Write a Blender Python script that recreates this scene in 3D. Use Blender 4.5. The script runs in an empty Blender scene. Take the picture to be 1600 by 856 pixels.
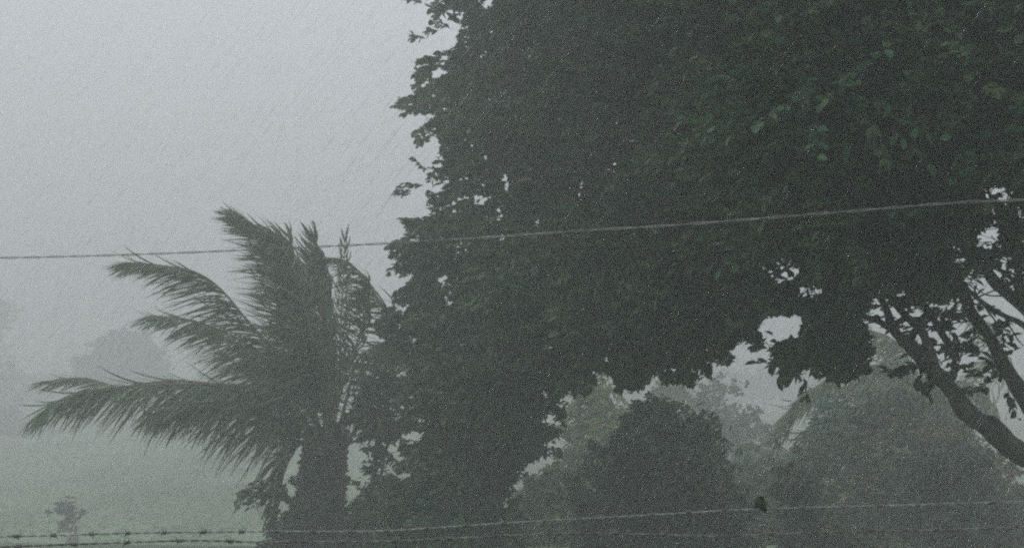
import bpy, math, random
import numpy as np
from mathutils import Vector, Matrix

random.seed(7)
rng = np.random.default_rng(11)
sc = bpy.context.scene
col = sc.collection
R = math.radians

# ------------------------------------------------------------------ camera
FPX = 1600.0                     # focal length in photograph pixels (36 mm on a 36 mm wide sensor)
HORIZON = 612.0
CAM_Z = 2.6
PITCH = math.atan((HORIZON - 428.0) / FPX)
cd = bpy.data.cameras.new('camera')
cam = bpy.data.objects.new('camera', cd)
col.objects.link(cam)
cam.location = (0, 0, CAM_Z)
cam.rotation_euler = (R(90) + PITCH, 0, 0)
cd.sensor_width = 36.0
cd.lens = 36.0
cd.clip_start = 0.05
cd.clip_end = 5000
sc.camera = cam

# ------------------------------------------------------------------ overcast sky and weak, wide sun
SUN_EL, SUN_ROT = R(48), R(300)
w = bpy.data.worlds.new('World')
sc.world = w
w.use_nodes = True
nt = w.node_tree
nt.nodes.clear()
out = nt.nodes.new('ShaderNodeOutputWorld')
bg = nt.nodes.new('ShaderNodeBackground')
bg.inputs['Strength'].default_value = 0.1
sky = nt.nodes.new('ShaderNodeTexSky')
sky.sky_type = 'NISHITA'
sky.sun_disc = False
sky.sun_elevation = SUN_EL
sky.sun_rotation = SUN_ROT
tc = nt.nodes.new('ShaderNodeTexCoord')
nz = nt.nodes.new('ShaderNodeTexNoise')
nz.inputs['Scale'].default_value = 1.7
nz.inputs['Detail'].default_value = 4.0
nz.inputs['Roughness'].default_value = 0.45
mpw = nt.nodes.new('ShaderNodeMapping')
mpw.inputs['Location'].default_value = (0.0, 0.0, 0.0)
nt.links.new(tc.outputs['Generated'], mpw.inputs['Vector'])
nt.links.new(mpw.outputs['Vector'], nz.inputs['Vector'])
cr = nt.nodes.new('ShaderNodeValToRGB')
cr.color_ramp.elements[0].position = 0.3
cr.color_ramp.elements[0].color = (0.80, 0.84, 0.875, 1)
cr.color_ramp.elements[1].position = 0.7
cr.color_ramp.elements[1].color = (0.98, 1.01, 1.055, 1)
nt.links.new(nz.outputs['Fac'], cr.inputs['Fac'])
sca = nt.nodes.new('ShaderNodeVectorMath')
sca.operation = 'SCALE'
# an overcast sky is somewhat brighter overhead than low down
sxyz = nt.nodes.new('ShaderNodeSeparateXYZ')
nt.links.new(tc.outputs['Generated'], sxyz.inputs[0])
lum = nt.nodes.new('ShaderNodeMapRange')
lum.inputs['From Min'].default_value = 0.0
lum.inputs['From Max'].default_value = 1.0
lum.inputs['To Min'].default_value = 7.8
lum.inputs['To Max'].default_value = 13.6
nt.links.new(sxyz.outputs['Z'], lum.inputs['Value'])
nt.links.new(lum.outputs['Result'], sca.inputs['Scale'])
nt.links.new(cr.outputs['Color'], sca.inputs[0])
mx = nt.nodes.new('ShaderNodeMix')
mx.data_type = 'RGBA'
mx.inputs['Factor'].default_value = 0.93
nt.links.new(sky.outputs['Color'], mx.inputs['A'])
nt.links.new(sca.outputs['Vector'], mx.inputs['B'])
nt.links.new(mx.outputs['Result'], bg.inputs['Color'])
nt.links.new(bg.outputs['Background'], out.inputs['Surface'])

sl = bpy.data.lights.new('sun', 'SUN')
sl.energy = 0.5
sl.angle = R(35)
sl.color = (1.0, 0.98, 0.95)
so = bpy.data.objects.new('sun', sl)
col.objects.link(so)
sd_ = Vector((math.sin(SUN_ROT) * math.cos(SUN_EL), math.cos(SUN_ROT) * math.cos(SUN_EL), math.sin(SUN_EL)))
so.rotation_euler = sd_.to_track_quat('Z', 'Y').to_euler()
so.location = (0, 0, 60)

sc.view_settings.view_transform = 'Standard'
sc.view_settings.look = 'None'
sc.view_settings.exposure = 0.0
sc.view_settings.gamma = 1.0
sc.cycles.max_bounces = 6
sc.cycles.volume_bounces = 3
sc.cycles.filter_width = 2.2
sc.cycles.transparent_max_bounces = 16
sc.cycles.use_denoising = False

WIND = np.array([-1.0, 0.0, 0.08])

# ------------------------------------------------------------------ helpers
def at(px, py, Y):
    """world point seen at photograph pixel (px,py) at forward distance Y (arrays allowed)"""
    x = (np.asarray(px, float) - 800.0) / FPX
    y = (428.0 - np.asarray(py, float)) / FPX
    c, s = math.cos(PITCH), math.sin(PITCH)
    dy = c - y * s
    dz = s + y * c
    k = np.asarray(Y, float) / dy
    return np.stack(np.broadcast_arrays(x * k, np.asarray(Y, float) + 0 * k, CAM_Z + dz * k), -1)

def project(P):
    c, s = math.cos(PITCH), math.sin(PITCH)
    X, Y, Z = P[..., 0], P[..., 1], P[..., 2] - CAM_Z
    d = Y * c + Z * s
    u = -Y * s + Z * c
    return 800 + FPX * X / d, 428 - FPX * u / d

def ground_z(x, y):
    """height of the land: the yard by the camera stands a little above the field"""
    x = np.asarray(x, float); y = np.asarray(y, float)
    t = np.clip((y - 4.6) / 6.0, 0, 1)
    yard = 0.95 * (1 - t * t * (3 - 2 * t))
    und = 0.09 * np.sin(x * .21 + 1.3) * np.cos(y * .17) + 0.16 * np.sin(x * .043 + y * .031)
    f = np.clip((y - 17) / 13, 0, 1)                       # the field lies lower, past the first trees
    rise = np.clip((y - 38) / 60, 0, 1) * 3.2 + np.clip((y - 100) / 200, 0, 1) * 1.5 - 3.4 * f * f * (3 - 2 * f)
    return yard + und * np.clip(t + 0.15, 0, 1) + rise

def norm(v):
    return v / np.maximum(np.linalg.norm(v, axis=-1, keepdims=True), 1e-9)

def tag(o, label=None, cat=None, group=None, kind=None):
    if label: o['label'] = label
    if cat: o['category'] = cat
    if group: o['group'] = group
    if kind: o['kind'] = kind
    return o

def empty(name, loc):
    o = bpy.data.objects.new(name, None)
    o.empty_display_size = 0.3
    o.location = [float(a) for a in loc]
    col.objects.link(o)
    return o

def link_mesh(name, me, mats, parent=None):
    o = bpy.data.objects.new(name, me)
    if not me.materials:
        for m in (mats if isinstance(mats, (list, tuple)) else [mats]):
            me.materials.append(m)
    col.objects.link(o)
    if parent is not None:
        o.parent = parent
        o.location = -parent.location if parent.parent is None else (0, 0, 0)
    return o

def np_mesh(name, V, F, tint=None, midx=None, smooth=False):
    """V (n,3) float; F (m,k) int all same size, or a list of such arrays"""
    me = bpy.data.meshes.new(name)
    Fs = F if isinstance(F, list) else [F]
    Fs = [f for f in Fs if len(f)]
    me.vertices.add(len(V))
    me.vertices.foreach_set('co', np.ascontiguousarray(V, dtype=np.float32).ravel())
    loops = np.concatenate([f.ravel() for f in Fs]).astype(np.int32)
    sizes = np.concatenate([np.full(len(f), f.shape[1]) for f in Fs])
    starts = np.concatenate([[0], np.cumsum(sizes)[:-1]]).astype(np.int32)
    me.loops.add(len(loops))
    me.loops.foreach_set('vertex_index', loops)
    me.polygons.add(len(sizes))
    me.polygons.foreach_set('loop_start', starts)
    if midx is not None:
        me.polygons.foreach_set('material_index', midx.astype(np.int32))
    me.update(calc_edges=True)
    if smooth:
        me.polygons.foreach_set('use_smooth', np.ones(len(sizes), bool))
    if tint is not None:
        a = me.attributes.new('tint', 'FLOAT_COLOR', 'POINT')
        c = np.ones((len(V), 4), np.float32)
        c[:, :3] = tint
        a.data.foreach_set('color', c.ravel())
    return me

# ------------------------------------------------------------------ materials
def mat_new(name):
    m = bpy.data.materials.new(name)
    m.use_nodes = True
    n = m.node_tree
    n.nodes.clear()
    o = n.nodes.new('ShaderNodeOutputMaterial')
    p = n.nodes.new('ShaderNodeBsdfPrincipled')
    n.links.new(p.outputs['BSDF'], o.inputs['Surface'])
    return m, n, o, p

def leaf_material(name, fallback, rough=0.45, translucent=0.3, attr=True):
    m, n, o, p = mat_new(name)
    p.inputs['Roughness'].default_value = rough
    p.inputs['Specular IOR Level'].default_value = 0.3
    tco = n.nodes.new('ShaderNodeTexCoord')
    no = n.nodes.new('ShaderNodeTexNoise')
    no.inputs['Scale'].default_value = 9.0
    no.inputs['Detail'].default_value = 3.0
    n.links.new(tco.outputs['Object'], no.inputs['Vector'])
    mr = n.nodes.new('ShaderNodeMapRange')
    mr.inputs['To Min'].default_value = 0.65
    mr.inputs['To Max'].default_value = 1.35
    n.links.new(no.outputs['Fac'], mr.inputs['Value'])
    sc_ = n.nodes.new('ShaderNodeVectorMath'); sc_.operation = 'SCALE'
    n.links.new(mr.outputs['Result'], sc_.inputs['Scale'])
    if attr:
        at_ = n.nodes.new('ShaderNodeAttribute'); at_.attribute_name = 'tint'
        n.links.new(at_.outputs['Color'], sc_.inputs[0])
    else:
        sc_.inputs[0].default_value = fallback
    n.links.new(sc_.outputs['Vector'], p.inputs['Base Color'])
    tr = n.nodes.new('ShaderNodeBsdfTranslucent')
    n.links.new(sc_.outputs['Vector'], tr.inputs['Color'])
    mix = n.nodes.new('ShaderNodeMixShader')
    mix.inputs['Fac'].default_value = translucent
    n.links.new(p.outputs['BSDF'], mix.inputs[1])
    n.links.new(tr.outputs['BSDF'], mix.inputs[2])
    n.links.new(mix.outputs['Shader'], o.inputs['Surface'])
    return m

def noisy_material(name, c1, c2, scale=6.0, rough=0.7, bump=0.0, stretch=(1, 1, 1), detail=6.0, metallic=0.0):
    m, n, o, p = mat_new(name)
    p.inputs['Roughness'].default_value = rough
    p.inputs['Metallic'].default_value = metallic
    tco = n.nodes.new('ShaderNodeTexCoord')
    mp = n.nodes.new('ShaderNodeMapping'); mp.inputs['Scale'].default_value = stretch
    n.links.new(tco.outputs['Object'], mp.inputs['Vector'])
    no = n.nodes.new('ShaderNodeTexNoise')
    no.inputs['Scale'].default_value = scale
    no.inputs['Detail'].default_value = detail
    n.links.new(mp.outputs['Vector'], no.inputs['Vector'])
    r = n.nodes.new('ShaderNodeValToRGB')
    r.color_ramp.elements[0].position = 0.35; r.color_ramp.elements[0].color = (*c1, 1)
    r.color_ramp.elements[1].position = 0.68; r.color_ramp.elements[1].color = (*c2, 1)
    n.links.new(no.outputs['Fac'], r.inputs['Fac'])
    n.links.new(r.outputs['Color'], p.inputs['Base Color'])
    if bump:
        b = n.nodes.new('ShaderNodeBump'); b.inputs['Strength'].default_value = bump
        b.inputs['Distance'].default_value = 0.02
        n.links.new(no.outputs['Fac'], b.inputs['Height'])
        n.links.new(b.outputs['Normal'], p.inputs['Normal'])
    return m

M_LEAF = leaf_material('broad_leaf', (0.05, 0.08, 0.045))
M_PALM = leaf_material('palm_leaf', (0.05, 0.075, 0.05), rough=0.4, translucent=0.25)
M_BARK = noisy_material('wet_bark', (0.02, 0.017, 0.016), (0.11, 0.10, 0.085), 11, 0.5, 1.0, (1, 1, 0.5))
M_TWIG = noisy_material('twig_bark', (0.04, 0.034, 0.03), (0.08, 0.068, 0.055), 12, 0.65)
M_RIB = noisy_material('palm_rib', (0.12, 0.12, 0.07), (0.24, 0.21, 0.13), 8, 0.5)
M_PTRUNK = noisy_material('palm_trunk', (0.05, 0.044, 0.038), (0.12, 0.105, 0.09), 9, 0.75, 0.8, (1, 1, 4))
M_STEEL = noisy_material('galvanised_wire', (0.22, 0.23, 0.23), (0.45, 0.46, 0.46), 25, 0.35, 0, metallic=0.6)
M_RUST = noisy_material('rusted_wire', (0.10, 0.085, 0.075), (0.30, 0.29, 0.28), 18, 0.5, 0, metallic=0.4)
M_CABLE = noisy_material('weathered_cable', (0.14, 0.135, 0.13), (0.42, 0.41, 0.40), 9, 0.4, 0)
M_WOOD = noisy_material('weathered_wood', (0.07, 0.06, 0.05), (0.17, 0.15, 0.13), 8, 0.8, 0.8, (1, 1, 0.2))

# ------------------------------------------------------------------ ground
def build_ground():
    ys = np.concatenate([np.arange(-12, 40, .8), np.arange(40, 120, 4), np.geomspace(120, 950, 26)])
    ys = np.concatenate([-np.geomspace(900, 14, 10), ys])
    xs = np.concatenate([-np.geomspace(950, 42, 22), np.arange(-40, 40.1, 1.0), np.geomspace(42, 950, 22)])
    X, Y = np.meshgrid(xs, ys)
    Z = ground_z(X, Y)
    V = np.stack([X, Y, Z], -1).reshape(-1, 3)
    nx, ny = len(xs), len(ys)
    i = np.arange(nx - 1)[None, :] + nx * np.arange(ny - 1)[:, None]
    F = np.stack([i, i + 1, i + 1 + nx, i + nx], -1).reshape(-1, 4)
    m, n, o, p = mat_new('wet_field')
    p.inputs['Roughness'].default_value = 0.75
    tco = n.nodes.new('ShaderNodeTexCoord')
    n1 = n.nodes.new('ShaderNodeTexNoise'); n1.inputs['Scale'].default_value = 0.09; n1.inputs['Detail'].default_value = 5
    n2 = n.nodes.new('ShaderNodeTexNoise'); n2.inputs['Scale'].default_value = 3.5; n2.inputs['Detail'].default_value = 8
    for q in (n1, n2): n.links.new(tco.outputs['Object'], q.inputs['Vector'])
    r1 = n.nodes.new('ShaderNodeValToRGB')
    r1.color_ramp.elements[0].position = 0.38; r1.color_ramp.elements[0].color = (0.085, 0.13, 0.075, 1)
    r1.color_ramp.elements[1].position = 0.62; r1.color_ramp.elements[1].color = (0.21, 0.29, 0.17, 1)
    n.links.new(n1.outputs['Fac'], r1.inputs['Fac'])
    mr = n.nodes.new('ShaderNodeMapRange'); mr.inputs['To Min'].default_value = 0.55; mr.inputs['To Max'].default_value = 1.4
    n.links.new(n2.outputs['Fac'], mr.inputs['Value'])
    s = n.nodes.new('ShaderNodeVectorMath'); s.operation = 'SCALE'
    n.links.new(r1.outputs['Color'], s.inputs[0]); n.links.new(mr.outputs['Result'], s.inputs['Scale'])
    n.links.new(s.outputs['Vector'], p.inputs['Base Color'])
    me = np_mesh('ground', V, F, smooth=True)
    tag(link_mesh('ground', me, m), kind='structure')
build_ground()

def build_grass():
    # tufts over the field, thinning with distance
    n = 26000
    y = 21 + 70 * rng.random(n) ** 1.2
    x = (rng.random(n) - .5) * (y * 1.35 + 4)
    clump = np.sin(x * .9 + 2 * np.sin(y * .5)) + np.cos(y * .7 + x * .3)
    keep = clump + rng.normal(0, .8, n) > -0.9
    x, y = x[keep], y[keep]; n = len(x)
    B = 5
    h = rng.uniform(.05, .15, (n, B)) * (1 + (rng.random((n, 1)) > .93) * 0.9)
    ang = rng.uniform(0, 6.28, (n, B))
    bx = x[:, None] + .07 * rng.normal(size=(n, B)); by = y[:, None] + .07 * rng.normal(size=(n, B))
    bz = ground_z(bx, by) - .02
    wd = rng.uniform(.006, .014, (n, B)) * (1 + y[:, None] / 40)
    dx, dy = np.cos(ang) * wd, np.sin(ang) * wd
    lean = rng.normal(-.45, .25, (n, B)) * h
    ly = rng.normal(0, .2, (n, B)) * h
    P0 = np.stack([bx - dx, by - dy, bz], -1); P1 = np.stack([bx + dx, by + dy, bz], -1)
    P2 = np.stack([bx + lean * .35 + dx * .6, by + ly * .3 + dy * .6, bz + h * .6], -1)
    P3 = np.stack([bx + lean, by + ly, bz + h], -1)
    V = np.stack([P0, P1, P2, P3], 2).reshape(-1, 3)
    i = np.arange(n * B) * 4
    F = np.stack([i, i + 1, i + 2, i + 3], -1)
    c = np.array([.14, .225, .11]) * rng.uniform(.7, 1.5, (n * B, 1)) + np.array([.03, .02, 0]) * rng.random((n * B, 1))
    me = np_mesh('grass', V, F, np.repeat(c, 4, 0))
    tag(link_mesh('grass', me, M_LEAF), 'wet wind bent grass covering the field in front of the palm', 'grass', kind='stuff')
build_grass()

# ------------------------------------------------------------------ tubes
def spline(P, n):
    P = np.asarray(P, float)
    Q = np.vstack([2 * P[0] - P[1], P, 2 * P[-1] - P[-2]])
    t = np.linspace(0, len(P) - 1 - 1e-6, n)
    k = t.astype(int); f = (t - k)[:, None]
    a, b, c, d = Q[k], Q[k + 1], Q[k + 2], Q[k + 3]
    return .5 * ((2 * b) + (-a + c) * f + (2 * a - 5 * b + 4 * c - d) * f ** 2 + (-a + 3 * b - 3 * c + d) * f ** 3)

def tube(C, rad, sides=8, rough=0.0):
    C = np.asarray(C, float); n = len(C)
    rad = np.broadcast_to(np.asarray(rad, float), (n,))
    T = norm(np.gradient(C, axis=0))
    up = np.array([0.13, 0.97, 0.2]) if abs(T[:, 2]).mean() > .5 else np.array([.1, .15, .98])
    S = norm(np.cross(T, up)); U = np.cross(S, T)
    a = np.linspace(0, 2 * np.pi, sides, endpoint=False)
    rr = rad[:, None] * (1 + rough * rng.normal(size=(n, sides)))
    V = C[:, None] + rr[..., None] * (np.cos(a)[None, :, None] * S[:, None] + np.sin(a)[None, :, None] * U[:, None])
    V = V.reshape(-1, 3)
    i = (np.arange(n - 1) * sides)[:, None]; j = np.arange(sides)[None, :]; j2 = (j + 1) % sides
    F = np.stack([i + j, i + j2, i + sides + j2, i + sides + j], -1).reshape(-1, 4)
    V = np.vstack([V, C[:1], C[-1:]])
    k0, k1 = len(V) - 2, len(V) - 1
    e = (n - 1) * sides; jj = np.arange(sides)
    T0 = np.stack([np.full(sides, k0), (jj + 1) % sides, jj], -1)
    T1 = np.stack([np.full(sides, k1), e + jj, e + (jj + 1) % sides], -1)
    return V, F, np.vstack([T0, T1])

def join(parts):
    Vs, Fq, Ft, o = [], [], [], 0
    for V, F, T in parts:
        Vs.append(V); Fq.append(F + o); Ft.append(T + o); o += len(V)
    return np.vstack(Vs), [np.vstack(Fq), np.vstack(Ft)]

def tube_obj(name, pts, rads, mat, parent=None, n=24, sides=10, rough=0.05):
    C = spline(pts, n)
    r = np.interp(np.linspace(0, 1, n), np.linspace(0, 1, len(rads)), rads)
    if n >= 24:                                            # knots and uneven thickness
        k = np.arange(n); a_, b_ = rng.uniform(0, 6, 2)
        r = r * (1 + .07 * np.sin(k * .9 + a_) + .06 * np.sin(k * .37 + b_))
        C = C + (r * .13)[:, None] * np.stack([np.sin(k * .55 + a_), np.cos(k * .4), np.sin(k * .7 + b_)], -1)
    V, F, T = tube(C, r, sides, rough)
    return link_mesh(name, np_mesh(name, V, [F, T], smooth=True), mat, parent), C

# ------------------------------------------------------------------ leaves and crowns
def leaf_geometry(P, D, Nn, L, W):
    """P base, D direction, Nn normal, L length, W width -> verts (n,6,3)"""
    S = norm(np.cross(D, Nn)); Nn = np.cross(S, D)
    L = L[:, None]; W = W[:, None]
    f = W * .22
    v0 = P
    v1 = P + D * L * .34 + S * W * .5 + Nn * f
    v2 = P + D * L * .72 + S * W * .42 + Nn * f * .5
    v3 = P + D * L - Nn * L * .10
    v4 = P + D * L * .72 - S * W * .42 + Nn * f * .5
    v5 = P + D * L * .34 - S * W * .5 + Nn * f
    return np.stack([v0, v1, v2, v3, v4, v5], 1)

def poly_sd(u, v, poly):
    """signed distance in px, positive inside"""
    p = np.asarray(poly, float); q = np.roll(p, -1, 0)
    d2 = np.full(u.shape, 1e18); ins = np.zeros(u.shape, bool)
    for (x0, y0), (x1, y1) in zip(p, q):
        ex, ey = x1 - x0, y1 - y0
        t = np.clip(((u - x0) * ex + (v - y0) * ey) / (ex * ex + ey * ey + 1e-9), 0, 1)
        d2 = np.minimum(d2, (u - x0 - t * ex) ** 2 + (v - y0 - t * ey) ** 2)
        if y0 != y1:
            c = ((y0 > v) != (y1 > v)) & (u < (x1 - x0) * (v - y0) / (y1 - y0) + x0)
            ins ^= c
    return np.where(ins, 1, -1) * np.sqrt(d2)

def crown_leaves(poly, D0, half, n_cl, sprays, leaves, leaf_len, cl_r, base=(.05, .08, .045), var=.35,
                 lumps=0, holes=(), patches=(), wind=.55, edge=9, soft=200., flat=.45, extra=(), spray_len=.28, gapn=1.0):
    """leaf frames for a crown: boughs (clusters) of twigs carrying leaves, inside a rounded outline"""
    p = np.asarray(poly, float)
    lo, hi = p.min(0), p.max(0)
    Df = D0 if callable(D0) else (lambda u, v: np.full(np.shape(u), float(D0)))
    if lumps:                                             # boughs gather in rounded masses with hollows between
        su = rng.uniform(lo[0], hi[0], lumps * 3); sv = rng.uniform(lo[1], hi[1], lumps * 3)
        ks = poly_sd(su, sv, p) > 0
        su, sv = su[ks][:lumps], sv[ks][:lumps]
        lr = math.sqrt((hi[0] - lo[0]) * (hi[1] - lo[1]) * .7 / max(1, len(su))) * .62
        stint = rng.normal(0, 1, (len(su), 2))
    cu, cv, cD = [], [], []
    tot = 0
    while tot < n_cl:
        u = rng.uniform(lo[0], hi[0], n_cl * 2); v = rng.uniform(lo[1], hi[1], n_cl * 2)
        s = poly_sd(u, v, p)
        inframe = (u > -150) & (u < 1750) & (v > -150)
        k = (s > 2) & (inframe | (rng.random(len(u)) < .5))
        u, v, s = u[k], v[k], s[k]
        th = half * np.sqrt(np.clip(s / soft, 0.02, 1))
        q = rng.uniform(-1, 1, len(u))
        q = np.sign(q) * np.abs(q) ** .6              # most boughs near the outer shell
        if lumps:
            dd = np.sqrt((u[:, None] - su) ** 2 + ((v[:, None] - sv) * 1.35) ** 2) / lr
            bulge = 1 - dd.min(1) ** 2
            kk_ = (bulge > -.15) | (q > 0) | (rng.random(len(u)) < .35)
            u, v, q, th, bulge = u[kk_], v[kk_], q[kk_], th[kk_], bulge[kk_]
            q = q - np.where(q < 0, .42, .1) * np.clip(bulge, -.9, 1)
        cu.append(u); cv.append(v); cD.append(Df(u, v) + q * th); tot += len(u)
    cu = np.concatenate(cu)[:n_cl]; cv = np.concatenate(cv)[:n_cl]; cD = np.concatenate(cD)[:n_cl]
    if len(extra):
        ex = np.asarray(extra, float)
        cu = np.r_[cu, ex[:, 0]]; cv = np.r_[cv, ex[:, 1]]; cD = np.r_[cD, ex[:, 2]]
    C = at(cu, cv, cD)
    cent = C.mean(0)
    n = len(C)
    cs = rng.uniform(.55, 1.3, n)
    if len(extra): cs[-len(extra):] = .35
    ctint = rng.normal(0, .6 if lumps else 1, n)
    chue = np.zeros(n)
    if lumps:
        ni = (np.sqrt((cu[:, None] - su) ** 2 + ((cv[:, None] - sv) * 1.35) ** 2)).argmin(1)
        ctint = ctint + stint[ni, 0] * .8; chue = stint[ni, 1]
    # twigs
    off = rng.normal(size=(n, sprays, 3)); off = norm(off) * rng.random((n, sprays, 1)) ** .45
    off *= np.array([1, 1, flat]) * cl_r * cs[:, None, None]
    off[..., 2] -= .25 * np.abs(off[..., 0])
    SP = C[:, None] + off
    SD = norm(norm(off + 1e-6) * .8 + WIND * wind + rng.normal(0, .35, SP.shape) + np.array([0, 0, -.08]))
    SL = spray_len * rng.uniform(.6, 1.3, (n, sprays))
    # leaves along twigs
    t = (np.arange(leaves) + .5) / leaves
    tt = np.broadcast_to(t, (n, sprays, leaves)) + rng.normal(0, .05, (n, sprays, leaves))
    P = SP[:, :, None] + SD[:, :, None] * (SL[:, :, None] * tt)[..., None]
    side = norm(np.cross(SD, np.array([0, 0, 1.0]) + rng.normal(0, .3, SD.shape)))
    sgn = np.where(np.arange(leaves) % 2, 1, -1)[None, None, :, None]
    LD = norm(SD[:, :, None] * .7 + side[:, :, None] * sgn * .75 + rng.normal(0, .35, P.shape) + WIND * wind * .6 + np.array([0, 0, -.2]))
    LN = norm(np.array([0, 0, 1.0]) + rng.normal(0, .55, P.shape))
    P = P.reshape(-1, 3); LD = LD.reshape(-1, 3); LN = LN.reshape(-1, 3)
    N = len(P)
    L = leaf_len * rng.uniform(.6, 1.25, N)
    if callable(D0): L = L * (P[:, 1] / 12.5) ** .55            # the outer boughs carry the largest leaves
    W = L * rng.uniform(.42, .6, N)
    # trim to the outline and leave the gaps open
    u, v = project(P + LD * L[:, None] * .6)
    s = poly_sd(u, v, p)
    nois = 6 * np.sin(u * .13 + v * .07 + 1.7 * np.sin(v * .05)) + 5 * np.sin(v * .19 - u * .05 + 2 * np.sin(u * .037))
    keep = s > -edge * rng.random(N) + nois * .5 * gapn
    for (hx, hy, rx, ry) in holes:
        e = ((u - hx) / rx) ** 2 + ((v - hy) / ry) ** 2 + .35 * np.sin(u * .3 + v * .21) + .25 * np.sin(v * .4)
        keep &= ~((e < 1) & (rng.random(N) < .97))
    if len(extra):
        keep[-len(extra) * sprays * leaves:] = np.repeat(rng.random(len(extra) * sprays) < .17, leaves)
    g = np.repeat(ctint, sprays * leaves)
    b = np.array(base)
    tint = b * np.exp(var * .8 * g[:, None] + var * .4 * rng.normal(size=(N, 1)))
    spr = np.repeat(rng.normal(0, 1, (n * sprays, 2)), leaves, 0)          # sprays differ a little in hue
    tint *= np.exp(np.stack([.18 * spr[:, 0], .03 * spr[:, 1], .05 * spr[:, 1] - .05 * spr[:, 0]], -1))
    tint *= np.exp(np.repeat(chue, sprays * leaves)[:, None] * np.array([.22, .05, -.05]))
    tint += np.array([.010, .005, -.003]) * rng.normal(size=(N, 1)).clip(-1, 2) * (b[1] / .08)
    for (hx, hy, r, c) in patches:                     # sprays of young, yellower leaves
        wgt = np.exp(-(((u - hx) / r) ** 2 + ((v - hy) / (r * .7)) ** 2))[:, None] * (rng.random((N, 1)) < .7)
        tint = tint * (1 - wgt) + np.array(c) * wgt * rng.uniform(.7, 1.3, (N, 1))
    tint = np.clip(tint, .006, None)
    tint *= np.minimum(1, 1.45 * b[1] / tint[:, 1:2])        # no leaf stands far out of the rest
    k = np.nonzero(keep)[0]
    # twig stems of surviving sprays
    kk = keep.reshape(n * sprays, leaves).sum(1) > leaves * .5
    A = SP.reshape(-1, 3)[kk]; B = (SP + SD * SL[..., None]).reshape(-1, 3)[kk]
    return dict(P=P[k], D=LD[k], N=LN[k], L=L[k], W=W[k], tint=tint[k], sd=s[k], u=u[k], v=v[k], A=A, B=B, C=C)

def jag(poly, amp, step=26.):
    """ragged version of a smooth outline"""
    P = [np.array(p, float) for p in poly]; out_ = []
    for a, b in zip(P, P[1:] + P[:1]):
        L = np.linalg.norm(b - a); m = max(1, int(L / step)); nrm = np.array([b[1] - a[1], a[0] - b[0]]) / (L + 1e-6)
        for k in range(m):
            out_.append(a + (b - a) * k / m + nrm * (rng.uniform(-1, 1) * amp + (amp * .7 if rng.random() < .25 else 0)) * (-1 if rng.random() < .1 else 1))
    return [tuple(p) for p in out_]

def crown_mesh(name, c, sel=None, twigs=True, tw=.004):
    sel = slice(None) if sel is None else sel
    G = leaf_geometry(c['P'][sel], c['D'][sel], c['N'][sel], c['L'][sel], c['W'][sel])
    n = len(G)
    V = G.reshape(-1, 3)
    i = np.arange(n) * 6
    F = np.vstack([np.stack([i, i + 1, i + 2, i + 3], -1), np.stack([i, i + 3, i + 4, i + 5], -1)])
    T = np.repeat(c['tint'][sel], 6, 0)
    mi = np.zeros(len(F), int)
    if twigs and len(c['A']):
        A, B = c['A'], c['B']
        d = norm(B - A); s1 = norm(np.cross(d, [0, 0, 1.01])); s2 = np.cross(d, s1)
        r = tw
        q = np.stack([A + s1 * r, A - s1 * r * .5 + s2 * r * .87, A - s1 * r * .5 - s2 * r * .87, B], 1)
        j = np.arange(len(A)) * 4 + len(V)
        V = np.vstack([V, q.reshape(-1, 3)])
        T = np.vstack([T, np.full((len(A) * 4, 3), .06)])
        tf = np.vstack([np.stack([j, j + 1, j + 3], -1), np.stack([j + 1, j + 2, j + 3], -1), np.stack([j + 2, j, j + 3], -1)])
        mi = np.r_[mi, np.ones(len(tf), int)]
        return np_mesh(name, V, [F, tf], T, mi)
    return np_mesh(name, V, F, T, mi)

def base_point(px, D):
    p = at(px, 700, D)
    return np.array([p[0], p[1], float(ground_z(p[0], p[1])) - .03])

def make_plant(name, label, cat, poly, D, half, n_cl, sprays, leaves, leaf_len, cl_r, trunk_px, top, trunk_r,
               group=None, crown_name='crown', nstem=4, stem_name='branch', rag=13, **kw):
    """a tree or bush: root empty > trunk, branches, crown"""
    b = base_point(trunk_px, D)
    root = empty(name, b)
    tag(root, label, cat, group)
    kw.setdefault('edge', 15); kw.setdefault('gapn', 3.0); kw.setdefault('var', .55)
    if rag: poly = jag(poly, rag)
    kw.setdefault('lumps', max(5, n_cl // 14))
    kw['base'] = tuple(1.3 * x for x in kw['base'])
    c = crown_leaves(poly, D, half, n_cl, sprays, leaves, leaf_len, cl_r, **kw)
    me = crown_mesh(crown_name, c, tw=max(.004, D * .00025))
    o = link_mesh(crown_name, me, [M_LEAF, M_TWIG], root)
    o['kind'] = 'stuff'
    tp = at(top[0], top[1], D)
    mid = (b + tp) / 2 + np.array([rng.normal(0, .03) * abs(tp[2] - b[2]), .05, 0])
    _, C = tube_obj('trunk', [b, mid, tp], [trunk_r, trunk_r * .7, trunk_r * .35], M_BARK, root, 14, 8)
    if nstem:
        idx = rng.choice(len(c['C']), min(nstem, len(c['C'])), replace=False)
        for k in idx:
            e = c['C'][k]
            st = C[rng.integers(3, 10)]
            tube_obj(stem_name, [st, (st + e) / 2 + np.array([0, 0, .05 * np.linalg.norm(e - st)]), e],
                     [trunk_r * .4, trunk_r * .25, trunk_r * .1], M_BARK, root, 10, 6)
    return root, c

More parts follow.
